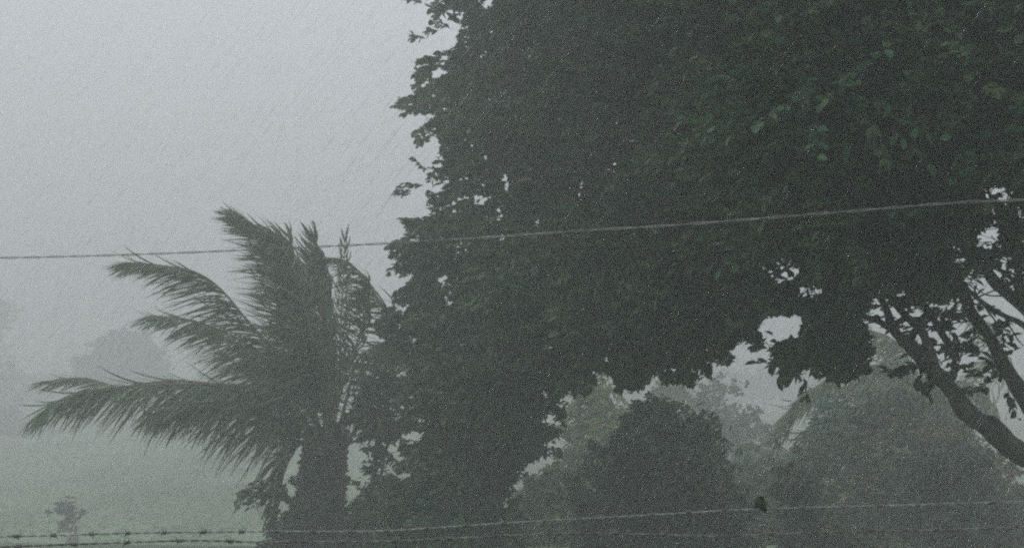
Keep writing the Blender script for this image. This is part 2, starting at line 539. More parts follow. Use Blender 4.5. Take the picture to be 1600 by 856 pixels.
# ------------------------------------------------------------------ the big broad-leaved tree
CROWN = [(700, -30), (649, -2), (652, 10), (672, 24), (690, 22), (704, 30), (677, 38), (644, 56), (652, 70), (672, 54), (705, 40),
         (718, 40), (712, 58), (728, 66), (709, 75), (694, 84), (652, 93), (645, 119), (656, 132), (670, 118), (695, 105), (700, 112),
         (670, 132), (621, 163), (635, 174), (663, 173), (684, 177), (667, 195), (647, 210), (652, 226), (665, 221), (681, 205),
         (686, 222), (698, 226), (693, 242), (670, 261), (695, 274), (643, 293), (648, 304), (668, 318), (667, 343), (633, 348),
         (638, 357), (653, 362), (605, 383), (628, 392), (605, 404), (628, 430), (656, 424), (642, 441), (616, 467), (635, 483),
         (602, 488), (584, 516), (600, 536), (640, 560), (632, 600), (660, 640), (720, 668), (800, 660), (845, 640), (863, 650),
         (879, 663), (899, 636), (879, 616), (918, 614), (928, 579), (958, 583), (962, 606), (985, 620), (1009, 600), (1017, 577),
         (1044, 598), (1075, 600), (1107, 585), (1111, 569), (1144, 560), (1134, 543), (1160, 530), (1183, 545), (1186, 528), (1174, 516),
         (1195, 493), (1247, 486), (1262, 505), (1250, 532), (1203, 548), (1212, 562), (1240, 562), (1216, 585), (1223, 602),
         (1255, 575), (1310, 600), (1355, 582), (1362, 530), (1340, 500), (1372, 462), (1420, 480), (1452, 462), (1480, 470), (1520, 462),
         (1560, 430), (1610, 440), (1750, 480), (1900, 520), (2080, 480), (2230, 200), (2200, -300), (1900, -650), (1400, -780),
         (1000, -650), (760, -350)]
HOLES = [(790, 288, 6, 16), (742, 312, 18, 7), (776, 330, 9, 6), (690, 440, 9, 13), (640, 530, 10, 10), (712, 360, 5, 4),
         (1222, 425, 36, 18), (1262, 456, 30, 13), (1192, 440, 9, 10), (1376, 474, 20, 10), (1408, 462, 11, 8), (1340, 458, 7, 4),
         (1554, 306, 30, 18), (1552, 338, 9, 20), (1546, 373, 28, 22), (1505, 411, 20, 8), (1540, 440, 44, 27), (1590, 445, 26, 27), (1486, 505, 46, 30), (1565, 525, 55, 48), (1520, 475, 34, 15), (1424, 505, 16, 14),
         (1569, 408, 14, 9), (1490, 390, 12, 8), (1595, 335, 10, 16), (1590, 300, 12, 8), (1110, 415, 4, 4), (1166, 430, 4, 5), (995, 474, 4, 4),
         (1190, 320, 5, 4), (948, 563, 7, 10), (892, 620, 9, 14), (770, 640, 8, 8), (850, 618, 6, 8), (1236, 396, 5, 4),
         (1316, 540, 5, 6), (1300, 470, 7, 4), (755, 3, 20, 10), (745, 205, 4, 4), (758, 180, 4, 3), (692, 162, 5, 3), (718, 260, 5, 4),
         (1450, 455, 7, 5), (1085, 560, 6, 5), (1030, 540, 4, 4), (1600, 380, 8, 12), (850, 255, 3, 3)]
_p = np.array(CROWN, float)
_k = 0
while _k < 70:                                             # specks of sky through the thin rim of the crown
    _u, _v = rng.uniform(620, 1400), rng.uniform(20, 640)
    _s = float(poly_sd(np.array([_u]), np.array([_v]), _p)[0])
    if 8 < _s < (80 if _u < 900 else 50):
        HOLES.append((_u, _v, rng.uniform(3, 7), rng.uniform(2.5, 6))); _k += 1
LIME = (.12, .20, .055)
PATCH = [(825, 190, 20, LIME), (1252, 215, 16, LIME), (1400, 262, 22, LIME), (1005, 450, 24, LIME), (1312, 342, 20, LIME), (1045, 110, 14, LIME),
         (1195, 60, 14, LIME), (1450, 40, 14, LIME), (950, 300, 14, LIME)]
def big_depth(u, v):
    t = np.clip((np.asarray(u, float) - 640) / 620, 0, 1)
    return 19.8 - 11.7 * t ** .72 - 3.4 * np.clip(np.asarray(v, float) / 600, 0, 1) * np.clip(1 - t, 0, 1)
def build_big_tree():
    near = lambda D: D - 1.5 * min(1, max(0, (16 - D) / 5)) + .9 * max(0, min(3, D - 12))
    b = base_point(1745, near(10.0))
    root = empty('broadleaf_tree', b)
    tag(root, 'huge dark broad leaved tree with leaning limbs filling the upper right half', 'tree')
    def L(pts, rads, name='limb', D=None, n=26, sides=12):
        P = [at(a[0], a[1], near(a[2] if len(a) > 2 else 10.0)) for a in pts]
        return tube_obj(name, P, [(.88 if rads[0] > .15 else .66) * r_ for r_ in rads], M_BARK, root, n, sides, .05)
    P = [b] + [at(x_, y_, near(10.0)) for x_, y_ in ((1755, 940), (1725, 830), (1660, 752), (1590, 702), (1525, 655), (1478, 600), (1430, 548))]
    tube_obj('trunk', P, [.31, .24, .18, .125, .10, .08, .068, .055], M_BARK, root, 60, 16, .06)
    L([(1436, 556), (1400, 518), (1378, 470, 10.2), (1350, 420, 10.6), (1300, 360, 11.2)], [.085, .06, .05, .038, .022])
    L([(1460, 580), (1441, 519, 9.9), (1411, 489, 10), (1382, 452, 10.3), (1340, 380, 11)], [.085, .055, .045, .035, .022])
    L([(1450, 570), (1400, 520, 10.2), (1359, 497, 10.4), (1310, 490, 10.7), (1260, 520, 10.9), (1225, 540, 11)], [.07, .045, .036, .026, .016, .008])
    L([(1735, 860), (1690, 760, 10.4), (1630, 668, 10.4), (1587, 600, 10.4), (1553, 541, 10.4), (1527, 500, 10.4), (1508, 470, 10.4), (1480, 405, 10.5), (1430, 300, 10.8)],
      [.18, .13, .09, .072, .062, .058, .054, .045, .03], n=50)
    L([(1650, 545, 10.6), (1600, 508, 10.5), (1568, 493, 10.4), (1538, 474, 10.3), (1509, 448, 10.2), (1480, 400, 10)], [.045, .038, .034, .03, .026, .015])
    L([(1740, 900, 10.2), (1730, 700, 10.5), (1680, 560, 10.4), (1600, 478, 10.3), (1576, 462, 10.2), (1550, 433, 10.1), (1527, 405, 10), (1514, 380, 10), (1500, 300, 10.3)],
      [.2, .15, .10, .066, .055, .052, .048, .044, .03], n=46)
    L([(1610, 470, 10.2), (1585, 440, 10.1), (1550, 415, 10), (1500, 400, 10)], [.04, .03, .025, .015])
    L([(1600, 478, 10.3), (1590, 420, 10.4), (1570, 360, 10.4), (1540, 290, 10.4)], [.06, .045, .035, .02])
    L([(1494, 560, 10), (1460, 500, 10.2), (1440, 470, 10.3), (1400, 430, 10.5)], [.05, .04, .035, .02])
    # thin side twigs in the open part under the crown
    for q in [((1515, 470), (1560, 452), (1600, 450)), ((1509, 474), (1470, 470), (1440, 478)), ((1527, 500), (1490, 505), (1462, 515)),
              ((1553, 541), (1520, 525), (1500, 545)), ((1540, 480), (1560, 510), (1562, 530)), ((1587, 600), (1540, 580), (1515, 590)),
              ((1576, 462), (1540, 460), (1515, 440)), ((1568, 493), (1590, 530), (1605, 545)), ((1441, 519), (1450, 500), (1470, 495)),
              ((1411, 489), (1440, 480), (1475, 482)), ((1500, 620), (1470, 590), (1440, 600))]:
        L([(a, b_, 10.2 + .1 * i) for i, (a, b_) in enumerate(q)], [.014, .009, .004], 'twig', n=10, sides=5)
    # boughs inside the crown
    ends = [(700, 120, 15.7), (690, 300, 15), (660, 400, 14.6), (680, 500, 14), (760, 600, 13.3), (900, 500, 13), (1000, 540, 12), (900, 200, 14),
            (1000, 60, 13), (1150, 480, 11), (1200, 250, 11), (1300, 100, 10), (1600, 200, 9.7), (1100, -200, 11), (1500, -350, 10), (1900, 100, 9.5), (1800, -200, 9.6), (1100, 350, 12.5), (1000, 300, 12.5)]
    starts = [(1300, 360, 11.2), (1340, 380, 11), (1430, 300, 10.8), (1500, 300, 10.3)]
    for i, e in enumerate(ends):
        s = starts[i % 4] if e[0] < 1500 else (1500, 300, 10.3)
        m = ((s[0] + e[0]) / 2, (s[1] + e[1]) / 2 - 20, (s[2] + e[2]) / 2 + .4)
        L([s, m, e], [.045, .03, .01], 'bough', n=16, sides=7)
    extra = [(1478, 491, 10.2), (1481, 515, 10.2), (1490, 531, 10.2), (1470, 540, 10.3), (1540, 492, 10.2), (1558, 498, 10.1), (1550, 500, 10.2), (1592, 548, 10),
             (1600, 540, 10), (1430, 560, 10), (1445, 575, 10.1), (1420, 590, 10.2), (1535, 600, 10.3), (1510, 585, 10.3), (1525, 545, 10.4), (1560, 600, 10.2), (1575, 470, 9.9), (1590, 490, 9.9),
             (1500, 440, 10), (1470, 470, 9.9), (1220, 555, 11), (1240, 580, 11)]
    extra = [(x_, y_, near(d_)) for x_, y_, d_ in extra]
    extra += [(x_, y_, 8.6 + .3 * rng.random()) for x_, y_ in ((1395, 480), (1412, 470), (1448, 520), (1425, 530), (1462, 500), (1375, 500), (1500, 470), (1478, 560),
              (1535, 560), (1520, 440), (1440, 480), (1360, 470), (1600, 430), (1580, 415))]
    for x_, y_ in ((655, 6), (672, 18), (660, 62), (684, 44), (664, 104), (658, 120), (690, 96), (640, 166), (660, 170), (662, 208), (676, 200), (656, 292), (672, 268),
                   (650, 352), (668, 335), (622, 386), (626, 402), (636, 424), (630, 465), (640, 478), (612, 490), (598, 515), (610, 540), (640, 300), (700, 8), (742, 4)):
        extra.append((x_ + 8, y_, float(big_depth(x_, y_))))
    c = crown_leaves(CROWN, big_depth, 2.0, 2500, 11, 11, .125, .42, lumps=150, base=(.062, .110, .05), var=.6, holes=HOLES, patches=PATCH,
                     wind=.5, edge=4, gapn=.6, soft=260., flat=.5, extra=extra, spray_len=.3)
    core = crown_leaves(CROWN, lambda u, v: big_depth(u, v) + .5, 1.3, 900, 9, 8, .20, .5, base=(.056, .098, .05), var=.6, holes=[(a, b_, c_ + 10, d_ + 10) for a, b_, c_, d_ in HOLES],
                        wind=.5, edge=0, soft=260., flat=.6, spray_len=.35)
    kc = core['sd'] > 20
    for q in ('P', 'D', 'N', 'L', 'W', 'tint', 'sd', 'u', 'v'):
        c[q] = np.concatenate([c[q], core[q][kc]])
    # the leaves that can be told apart along the rim are parts of their own
    n = len(c['P'])
    rim = (c['sd'] < 16) & (c['u'] > 560) & (c['u'] < 1590) & (c['v'] > 4) & (c['v'] < 660)
    near = -c['P'][:, 1] * .15 + rng.random(n) * .6 + c['L'] * 12
    idx = np.nonzero(rim)[0]; idx = idx[np.argsort(-near[idx])][:290]
    sel = np.ones(n, bool); sel[idx] = False
    o = link_mesh('crown', crown_mesh('crown', c, sel), [M_LEAF, M_TWIG], root); o['kind'] = 'stuff'
    protos = []
    for k in range(5):
        G = leaf_geometry(np.zeros((1, 3)), np.array([[1., 0, 0]]), np.array([[0, 0, 1.]]), np.array([1.]), np.array([.42 + .04 * k]))
        t = np.array([.058, .092, .05]) * (.75 + .16 * k)
        me = np_mesh('leaf', G.reshape(-1, 3), np.array([[0, 1, 2, 3], [0, 3, 4, 5]]), np.tile(t, (6, 1)))
        me.materials.append(M_LEAF); protos.append(me)
    for q, i in enumerate(idx):
        D = c['D'][i]; S = np.cross(D, c['N'][i]); S /= np.linalg.norm(S); Nn = np.cross(S, D)
        l = c['L'][i]; p = c['P'][i] - b
        m = Matrix(((D[0] * l, -S[0] * l, Nn[0] * l, p[0]), (D[1] * l, -S[1] * l, Nn[1] * l, p[1]), (D[2] * l, -S[2] * l, Nn[2] * l, p[2]), (0, 0, 0, 1)))
        lo = bpy.data.objects.new('leaf', protos[q % 5]); col.objects.link(lo)
        lo.parent = root; lo.matrix_local = m
build_big_tree()

# ------------------------------------------------------------------ coconut palms
leaflet_budget = {}
def make_frond(root, pts, D, leaf_len, stiff=.3, n=62, hang=(-.5, 0, -.7), rib=.028, singles=0, tint=(.055, .078, .05), start=.18,
               windy=.9, wleaf=.036, name='frond', both=True, dz=0.0, grow=1.0):
    """rachis = the frond's own mesh, leaflets = its children"""
    leaf_len *= grow; rib *= grow; wleaf *= grow
    P = [at(a[0], a[1], (a[2] if len(a) > 2 else D) + dz) for a in pts]
    C = spline(P, 40)
    r = np.interp(np.linspace(0, 1, 40), [0, .15, .6, 1], [rib * 1.5, rib, rib * .5, rib * .15])
    V, F, T = tube(C, r, 6)
    b = np.array(root.location)
    f = link_mesh(name, np_mesh(name, V - b, [F, T], smooth=True), M_RIB)
    f.parent = root
    Tn = norm(np.gradient(C, axis=0))
    hang = np.array(hang, float)
    Vs, Fs, Ts, k0 = [], [], [], 0
    cand = []
    for side in ((1, -1) if both else (1,)):
        for k in range(int(n * 1.55)):
            t = start + (1 - start) * (k + rng.random()) / int(n * 1.55)
            x = t * 39; i = min(int(x), 38); fr = x - i
            p = C[i] * (1 - fr) + C[i + 1] * fr
            tg = Tn[i]
            up = np.array([0, 0, 1.0]) if abs(tg[2]) < .8 else np.array([.5, -.8, .2])
            S = np.cross(tg, up); S /= np.linalg.norm(S)
            q_ = (t - start) / (1 - start); env = (.55 + .45 * min(1, q_ / .15)) * (1 - max(0, q_ - .3) / .7 * .62)
            L = leaf_len * env * rng.uniform(.72, 1.12)
            d = tg * .5 + S * side * rng.uniform(.45, .85) + hang * .3 + rng.normal(0, .15, 3)
            d /= np.linalg.norm(d)
            e = hang * windy + WIND * .25 * windy + rng.normal(0, .16, 3) + tg * stiff
            if rng.random() < .07: e = e + np.array([-.3, 0, 1.1])
            e /= np.linalg.norm(e)
            m = 6
            q = p.copy(); line = [q]
            for s in range(m - 1):
                a = ((s + .6) / (m - 1)) ** .7
                dd = d * (1 - a) + e * a; dd /= np.linalg.norm(dd)
                q = q + dd * L / (m - 1); line.append(q)
            line = np.array(line)
            tt = np.linspace(0, 1, m)
            wd = wleaf * np.array([.45, 1, .95, .8, .5, .06]) * rng.uniform(.7, 1.15)
            tl = norm(np.gradient(line, axis=0))
            ref = norm(rng.normal(0, .8, 3) + np.array([0, -.3, .9]))
            wv = norm(np.cross(tl, ref))
            vv = np.stack([line - wv * wd[:, None] / 2, line + wv * wd[:, None] / 2], 1).reshape(-1, 3) - b
            ii = np.arange(m - 1) * 2
            ff = np.stack([ii, ii + 1, ii + 3, ii + 2], -1)
            c = np.array(tint) * np.array([2.0, 2.4, 1.85]) * rng.uniform(.6, 1.4) + (np.array([.05, .03, .0]) * rng.uniform(.3, 1) if rng.random() < .12 else 0)
            u, v = project(line[-1])
            cand.append((L * (1.2 if side > 0 else 1) * rng.uniform(.6, 1), vv, ff, c))
    cand.sort(key=lambda z: -z[0])
    for j, (_, vv, ff, c) in enumerate(cand):
        if j < singles:
            o = link_mesh('leaflet', np_mesh('leaflet', vv, ff, np.tile(c, (len(vv), 1))), M_PALM)
            o.parent = f
        else:
            Vs.append(vv); Fs.append(ff + k0); Ts.append(np.tile(c, (len(vv), 1))); k0 += len(vv)
    if Vs:
        o = link_mesh('leaflets', np_mesh('leaflets', np.vstack(Vs), np.vstack(Fs), np.vstack(Ts)), M_PALM)
        o.parent = f; o['kind'] = 'stuff'
    return f

def palm_trunk(root, px, D, top_py, r0, r1, lean=0):
    b = np.array(root.location)
    tp = at(px + lean, top_py, D)
    C = spline([b, (b + tp) / 2, tp], 60)
    k = np.arange(60)
    r = np.interp(k, [0, 8, 59], [r0 * 1.35, r0, r1]) * (1 + .06 * (k % 3 == 0) - .04 * (k % 3 == 1))
    V, F, T = tube(C, r, 14, .03)
    tr = link_mesh('trunk', np_mesh('trunk', V, [F, T], smooth=True), M_PTRUNK, root)
    # old leaf bases clasping the top
    for i in range(12):
        a = i * 2.4; h = 1 - .04 * i
        c0 = b + (tp - b) * (h - .10)
        dirv = np.array([math.cos(a), math.sin(a), 1.1])
        pts = [c0 + dirv * np.array([r1, r1, 0]) * .8, c0 + dirv * .18, c0 + dirv * np.array([.34, .34, .36])]
        Vb, Fb, Tb = tube(spline(pts, 8), np.linspace(.075, .03, 8), 6, .08)
        o = link_mesh('leaf_base', np_mesh('leaf_base', Vb - b, [Fb, Tb], smooth=True), M_PTRUNK); o.parent = root
    return tr

def build_palm():
    D = 16.0
    b = base_point(497, 17.8)
    root = empty('coconut_palm', b)
    tag(root, 'young coconut palm with fronds blown to the left beside the big tree', 'palm')
    palm_trunk(root, 497, 17.8, 668, .46, .38, 14)
    fr = [
        # low left frond, arching and hanging
        dict(pts=[(500, 700), (470, 655, 15.8), (430, 622, 15.5), (360, 603, 15.2), (280, 600, 15), (200, 603, 14.9), (130, 612, 14.8), (70, 640, 14.7)], leaf_len=1.45, hang=(-.42, 0, -.9), stiff=.0, singles=52, n=110, start=.1),
        dict(pts=[(498, 700, 16.3), (465, 640, 16.6), (420, 606, 17), (340, 600, 17.3), (270, 594, 17.5), (190, 603, 17.6), (130, 590, 17.7), (70, 596, 17.7)], leaf_len=1.15, hang=(-.7, 0, -.6), singles=18, n=60, tint=(.06, .07, .052)),
        dict(pts=[(498, 705, 15.6), (460, 668, 15.3), (420, 640, 15), (360, 625, 14.7), (300, 628, 14.5), (240, 645, 14.4)], leaf_len=1.25, hang=(-.3, 0, -.95), stiff=.0, singles=10, n=80, start=.1, tint=(.05, .07, .05)),
        # upper left frond
        dict(pts=[(505, 690), (480, 610, 15.7), (440, 560, 15.5), (390, 505, 15.3), (345, 452, 15.2), (305, 425, 15.1), (250, 414, 15), (205, 411, 15)], leaf_len=1.25, hang=(-.82, 0, -.5), stiff=0., singles=45, n=96, start=.1),
        dict(pts=[(503, 690, 16.3), (470, 615, 16.5), (425, 565, 16.8), (365, 525, 17), (300, 500, 17.1), (235, 492, 17.2)], leaf_len=1.25, hang=(-.7, 0, -.6), stiff=0., singles=30, n=90, start=.1, tint=(.048, .075, .048)),
        # tall upright fronds
        dict(pts=[(510, 680), (505, 600, 15.8), (490, 520, 15.7), (468, 450, 15.6), (435, 390, 15.5), (405, 360, 15.4), (380, 338, 15.4)], leaf_len=1.25, hang=(-.95, 0, -.05), stiff=.15, singles=42, n=110, start=.08),
        dict(pts=[(512, 680, 16.2), (505, 590, 16.3), (480, 500, 16.4), (452, 430, 16.5), (425, 395, 16.6)], leaf_len=1.2, hang=(-.9, 0, .0), stiff=.3, singles=20, n=90, start=.08, tint=(.05, .072, .05)),
        dict(pts=[(510, 680, 15.7), (500, 590, 15.5), (482, 500, 15.3), (462, 430, 15.2), (440, 385, 15.1), (420, 368, 15.1)], leaf_len=1.15, hang=(-.9, 0, .05), stiff=.35, singles=10, n=84, start=.08),
        dict(pts=[(518, 680, 16.2), (520, 590, 16.3), (515, 500, 16.4), (508, 440, 16.4), (500, 400, 16.4)], leaf_len=1.0, hang=(-.8, 0, .1), stiff=.5, singles=8, n=64, start=.08),
        dict(pts=[(515, 680), (512, 590), (503, 500), (494, 430), (490, 366)], leaf_len=.85, hang=(-.7, 0, .35), stiff=.9, singles=18, n=64),
        dict(pts=[(515, 680, 15.6), (500, 600, 15.5), (478, 520, 15.4), (455, 440, 15.3), (452, 370, 15.2)], leaf_len=.85, hang=(-.8, 0, .2), stiff=.8, singles=10, n=60),
        dict(pts=[(520, 680), (530, 600), (532, 520), (536, 440), (539, 366)], leaf_len=.5, hang=(.1, 0, .6), stiff=1.3, singles=12, n=40, rib=.024, wleaf=.03),
        # right frond bent back by the wind
        dict(pts=[(522, 690, 16.3), (570, 610, 16.6), (604, 545, 16.8), (612, 498, 16.8), (590, 466, 16.7), (566, 430, 16.6), (540, 408, 16.5), (510, 402, 16.4)], leaf_len=.9, hang=(-.75, 0, -.55), singles=25, n=50, rib=.036),
        dict(pts=[(520, 728), (560, 665, 15.8), (598, 604, 15.6), (622, 560, 15.5), (640, 530, 15.5)], leaf_len=.8, hang=(-.75, 0, -.35), singles=14, n=40, rib=.04, start=.4),
        dict(pts=[(515, 690, 15.6), (535, 600, 15.3), (560, 530, 15.2), (572, 480, 15.1), (575, 440, 15)], leaf_len=.8, hang=(-.9, 0, .0), singles=10, n=46),
        dict(pts=[(500, 700, 15.6), (485, 640, 15.3), (465, 590, 15), (430, 560, 14.8), (390, 560, 14.6)], leaf_len=1.0, hang=(-.6, 0, -.75), stiff=0, singles=12, n=70, start=.1),
        dict(pts=[(510, 690, 15.6), (515, 610, 15.2), (505, 560, 15), (475, 520, 14.8), (440, 505, 14.7)], leaf_len=1.0, hang=(-.75, 0, -.5), stiff=0, singles=12, n=70, start=.1),
        dict(pts=[(525, 690, 16.4), (545, 610, 16.7), (560, 560, 17), (600, 540, 17.2), (640, 560, 17.4)], leaf_len=.9, hang=(-.3, 0, -.8), stiff=0, singles=8, n=60, start=.1),
        # short one in front, hanging
        dict(pts=[(500, 705, 15.4), (480, 680, 15), (455, 625, 14.7), (430, 595, 14.5), (405, 590, 14.4)], leaf_len=.6, hang=(-.45, 0, -.8), singles=10, n=40, rib=.036, start=.3),
        dict(pts=[(500, 705, 15.6), (465, 690, 15.2), (440, 720, 15), (430, 780, 14.9), (428, 830, 14.9)], leaf_len=.6, hang=(-.3, 0, -.9), singles=6, n=40, tint=(.065, .06, .045)),
    ]
    for q in fr:
        make_frond(root, D=D, dz=1.8, grow=1.11, **q)
build_palm()

def build_back_palm():
    D = 18.0
    b = base_point(1420, D + 6)
    root = empty('coconut_palm', b)
    tag(root, 'hazy bushy palm with brownish drooping fronds under the leaning limb', 'palm')
    palm_trunk(root, 1420, D + 6, 712, .3, .24)
    br = (.078, .070, .046)
    F = [
        dict(pts=[(1415, 715), (1390, 650), (1335, 608), (1275, 613), (1232, 645), (1212, 690)], tint=br),
        dict(pts=[(1415, 715), (1400, 640, 17.6), (1355, 590, 17.2), (1300, 590, 17.0), (1255, 625, 16.8), (1225, 680, 16.6)], tint=br),
        dict(pts=[(1418, 715), (1425, 640, 18.5), (1405, 585, 19.0), (1360, 570, 19.3), (1300, 585, 19.5), (1250, 640, 19.7)], tint=(.062, .07, .045)),
        dict(pts=[(1422, 715), (1450, 640), (1485, 600), (1520, 600), (1550, 630), (1570, 680)], tint=br),
        dict(pts=[(1412, 720), (1360, 680, 17.4), (1305, 680, 17.0), (1260, 715, 16.8), (1235, 775, 16.6)], tint=(.062, .07, .045)),
        dict(pts=[(1425, 720), (1475, 680, 17.5), (1520, 685, 17.2), (1555, 730, 17.0), (1570, 790, 17.0)], tint=(.062, .07, .045)),
        dict(pts=[(1420, 715), (1432, 630), (1420, 565), (1395, 530), (1360, 515)], tint=(.05, .075, .045)),
        dict(pts=[(1424, 715), (1480, 640, 18.5), (1535, 580, 19.0), (1560, 545, 19.2), (1550, 510, 19.3), (1520, 495, 19.3)], tint=(.06, .075, .05)),
        dict(pts=[(1424, 715), (1460, 650, 17.0), (1480, 610, 16.6), (1470, 585, 16.4), (1440, 590, 16.2)], tint=(.06, .075, .05)),
        dict(pts=[(1412, 725), (1385, 700, 17.0), (1350, 720, 16.6), (1330, 780, 16.3)], tint=br),
        dict(pts=[(1420, 725), (1435, 700, 17.0), (1455, 730, 16.6), (1462, 800, 16.3)], tint=br),
        dict(pts=[(1415, 720), (1375, 650, 16.8), (1320, 640, 16.2), (1270, 670, 15.9), (1245, 730, 15.7)], tint=(.07, .066, .045)),
        dict(pts=[(1424, 715), (1450, 670, 17), (1480, 650, 16.5), (1505, 670, 16.2), (1520, 740, 16)], tint=(.07, .066, .045)),
        dict(pts=[(1416, 715), (1400, 660, 18.8), (1350, 640, 19.4), (1300, 660, 19.7), (1270, 740, 20)], tint=(.062, .07, .045)),
        dict(pts=[(1424, 715), (1440, 640, 18.6), (1425, 590, 19), (1380, 575, 19.3), (1330, 600, 19.5)], tint=(.062, .07, .045)),
    ]
    for q in F:
        make_frond(root, D=D, dz=6.0, grow=1.3, leaf_len=1.0, hang=(-.36, 0, -.88), stiff=.05, singles=18, n=50, start=.1, **q)
build_back_palm()

# ------------------------------------------------------------------ shrubs and trees behind
make_plant('dense_shrub', 'dense dark green shrub under the big crown just right of the palm', 'shrub',
           [(650, 560), (636, 600), (642, 640), (655, 676), (648, 705), (640, 735), (620, 752), (606, 790), (596, 900), (812, 900), (824, 850), (804, 800), (816, 745), (846, 700), (868, 655), (830, 600), (740, 560)],
           14.2, 1.1, 330, 10, 10, .12, .4, 740, (740, 620), .10, base=(.05, .088, .042), soft=120., nstem=8)
make_plant('dense_shrub', 'rounded dark bush standing alone in front of the pale grey green trees', 'shrub',
           [(898, 772), (908, 735), (938, 702), (965, 668), (1000, 655), (1020, 640), (1050, 632), (1085, 650), (1112, 676), (1136, 720), (1150, 760), (1160, 800), (1190, 900), (902, 900), (908, 860), (916, 815)],
           15.5, 1.2, 260, 10, 10, .12, .42, 1040, (1040, 700), .09, rag=20, base=(.05, .075, .043), soft=110., nstem=8)
make_plant('leafy_shrub', 'yellowish green loose shrub in the gap left of the rounded dark bush', 'shrub',
           [(862, 900), (866, 780), (880, 700), (896, 650), (904, 612), (935, 594), (966, 614), (985, 640), (1000, 670), (1000, 720), (960, 900)],
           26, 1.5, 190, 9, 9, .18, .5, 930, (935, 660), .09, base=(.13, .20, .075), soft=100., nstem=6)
make_plant('leafy_shrub', 'pale green low shrub between the two dark shrubs', 'shrub',
           [(790, 900), (800, 820), (812, 775), (835, 740), (860, 745), (885, 725), (915, 740), (930, 775), (925, 830), (950, 900)],
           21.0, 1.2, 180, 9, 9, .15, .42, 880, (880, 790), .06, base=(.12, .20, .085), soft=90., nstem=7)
make_plant('leafy_shrub', 'low green shrub between the palm base and the dark shrub', 'shrub',
           [(530, 900), (535, 820), (552, 775), (580, 745), (610, 738), (640, 742), (670, 770), (700, 800), (720, 900)],
           17.6, .9, 120, 9, 9, .12, .4, 620, (620, 800), .05, base=(.10, .175, .07), soft=80., nstem=5)
make_plant('weedy_shrub', 'dark tangle of shoots at the foot of the blown palm', 'shrub',
           [(405, 900), (425, 850), (448, 810), (462, 760), (478, 715), (515, 705), (535, 765), (565, 810), (600, 900)],
           16.9, .7, 90, 8, 9, .11, .34, 500, (495, 760), .05, base=(.055, .07, .045), soft=80., nstem=5, flat=.9)
make_plant('sapling', 'thin dark sapling with a ragged top between the palm and the dense shrub', 'tree',
           [(572, 612), (600, 585), (632, 590), (646, 620), (640, 655), (618, 680), (608, 720), (606, 770), (584, 770), (582, 705), (562, 660)],
           17.2, .6, 50, 8, 9, .12, .33, 594, (596, 640), .07, base=(.05, .075, .045), soft=60., nstem=5, rag=8)
make_plant('weedy_shrub', 'small leafy sprig left of the palm trunk', 'plant',
           [(384, 800), (378, 770), (392, 745), (420, 742), (445, 758), (450, 790), (425, 786), (405, 778), (392, 795)],
           14.2, .3, 12, 4, 7, .11, .16, 446, (430, 760), .012, base=(.06, .10, .05), soft=60., nstem=3, rag=0)
make_plant('leafy_shrub', 'ragged grey green shrub in the gap right of the rounded dark bush', 'shrub',
           [(1100, 900), (1118, 790), (1140, 752), (1160, 715), (1176, 735), (1196, 690), (1214, 712), (1232, 680), (1252, 750), (1262, 900)],
           24.5, 1.2, 130, 9, 9, .17, .48, 1180, (1180, 740), .07, base=(.10, .155, .08), soft=90., nstem=5, rag=16)
make_plant('leafy_shrub', 'broad hazy green shrub thicket in front of the drooping palm', 'shrub',
           [(1222, 900), (1212, 810), (1216, 750), (1230, 700), (1262, 668), (1290, 632), (1335, 640), (1380, 606), (1425, 628), (1460, 650), (1510, 668), (1560, 705), (1600, 740), (1660, 800), (1700, 900)],
           21.0, 1.2, 400, 9, 9, .15, .45, 1430, (1430, 700), .12, rag=22, base=(.115, .145, .08), soft=110., nstem=8)
make_plant('dense_shrub', 'dusky shrub low under the leaning limb at the right', 'shrub',
           [(1400, 900), (1412, 800), (1440, 730), (1480, 690), (1530, 720), (1565, 770), (1600, 800), (1640, 900)],
           17.6, 1.0, 170, 9, 9, .13, .4, 1510, (1500, 740), .08, base=(.055, .065, .05), soft=100., nstem=6)
make_plant('dense_shrub', 'narrow dark shrub in front of the thicket beside the caught leaf', 'shrub',
           [(1205, 900), (1215, 800), (1222, 730), (1240, 690), (1262, 730), (1300, 800), (1350, 842), (1430, 855), (1430, 920)],
           15.9, .6, 80, 9, 9, .12, .32, 1252, (1248, 750), .05, base=(.05, .08, .05), soft=80., nstem=4)
gp = 'pale trees fading into the rain'
make_plant('slender_tree', 'hazy tree with a rounded top just above the dark bush', 'tree',
           [(975, 900), (985, 690), (990, 640), (1012, 612), (1035, 594), (1056, 612), (1064, 650), (1090, 700), (1095, 900)],
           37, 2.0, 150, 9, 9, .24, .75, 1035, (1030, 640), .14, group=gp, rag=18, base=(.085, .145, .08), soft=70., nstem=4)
make_plant('slender_tree', 'hazy tree with two pointed tops in the middle of the pale row', 'tree',
           [(1050, 900), (1062, 690), (1068, 640), (1085, 603), (1104, 596), (1116, 625), (1124, 628), (1132, 590), (1146, 598), (1160, 640), (1165, 900)],
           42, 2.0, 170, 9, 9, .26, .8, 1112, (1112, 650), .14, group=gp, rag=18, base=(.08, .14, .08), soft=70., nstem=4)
make_plant('slender_tree', 'hazy low topped tree at the right end of the pale row', 'tree',
           [(1130, 900), (1140, 700), (1156, 640), (1172, 612), (1186, 622), (1200, 660), (1225, 690), (1250, 740), (1260, 900)],
           39, 2.0, 150, 9, 9, .24, .75, 1190, (1188, 660), .14, group=gp, rag=18, base=(.085, .145, .078), soft=70., nstem=4)
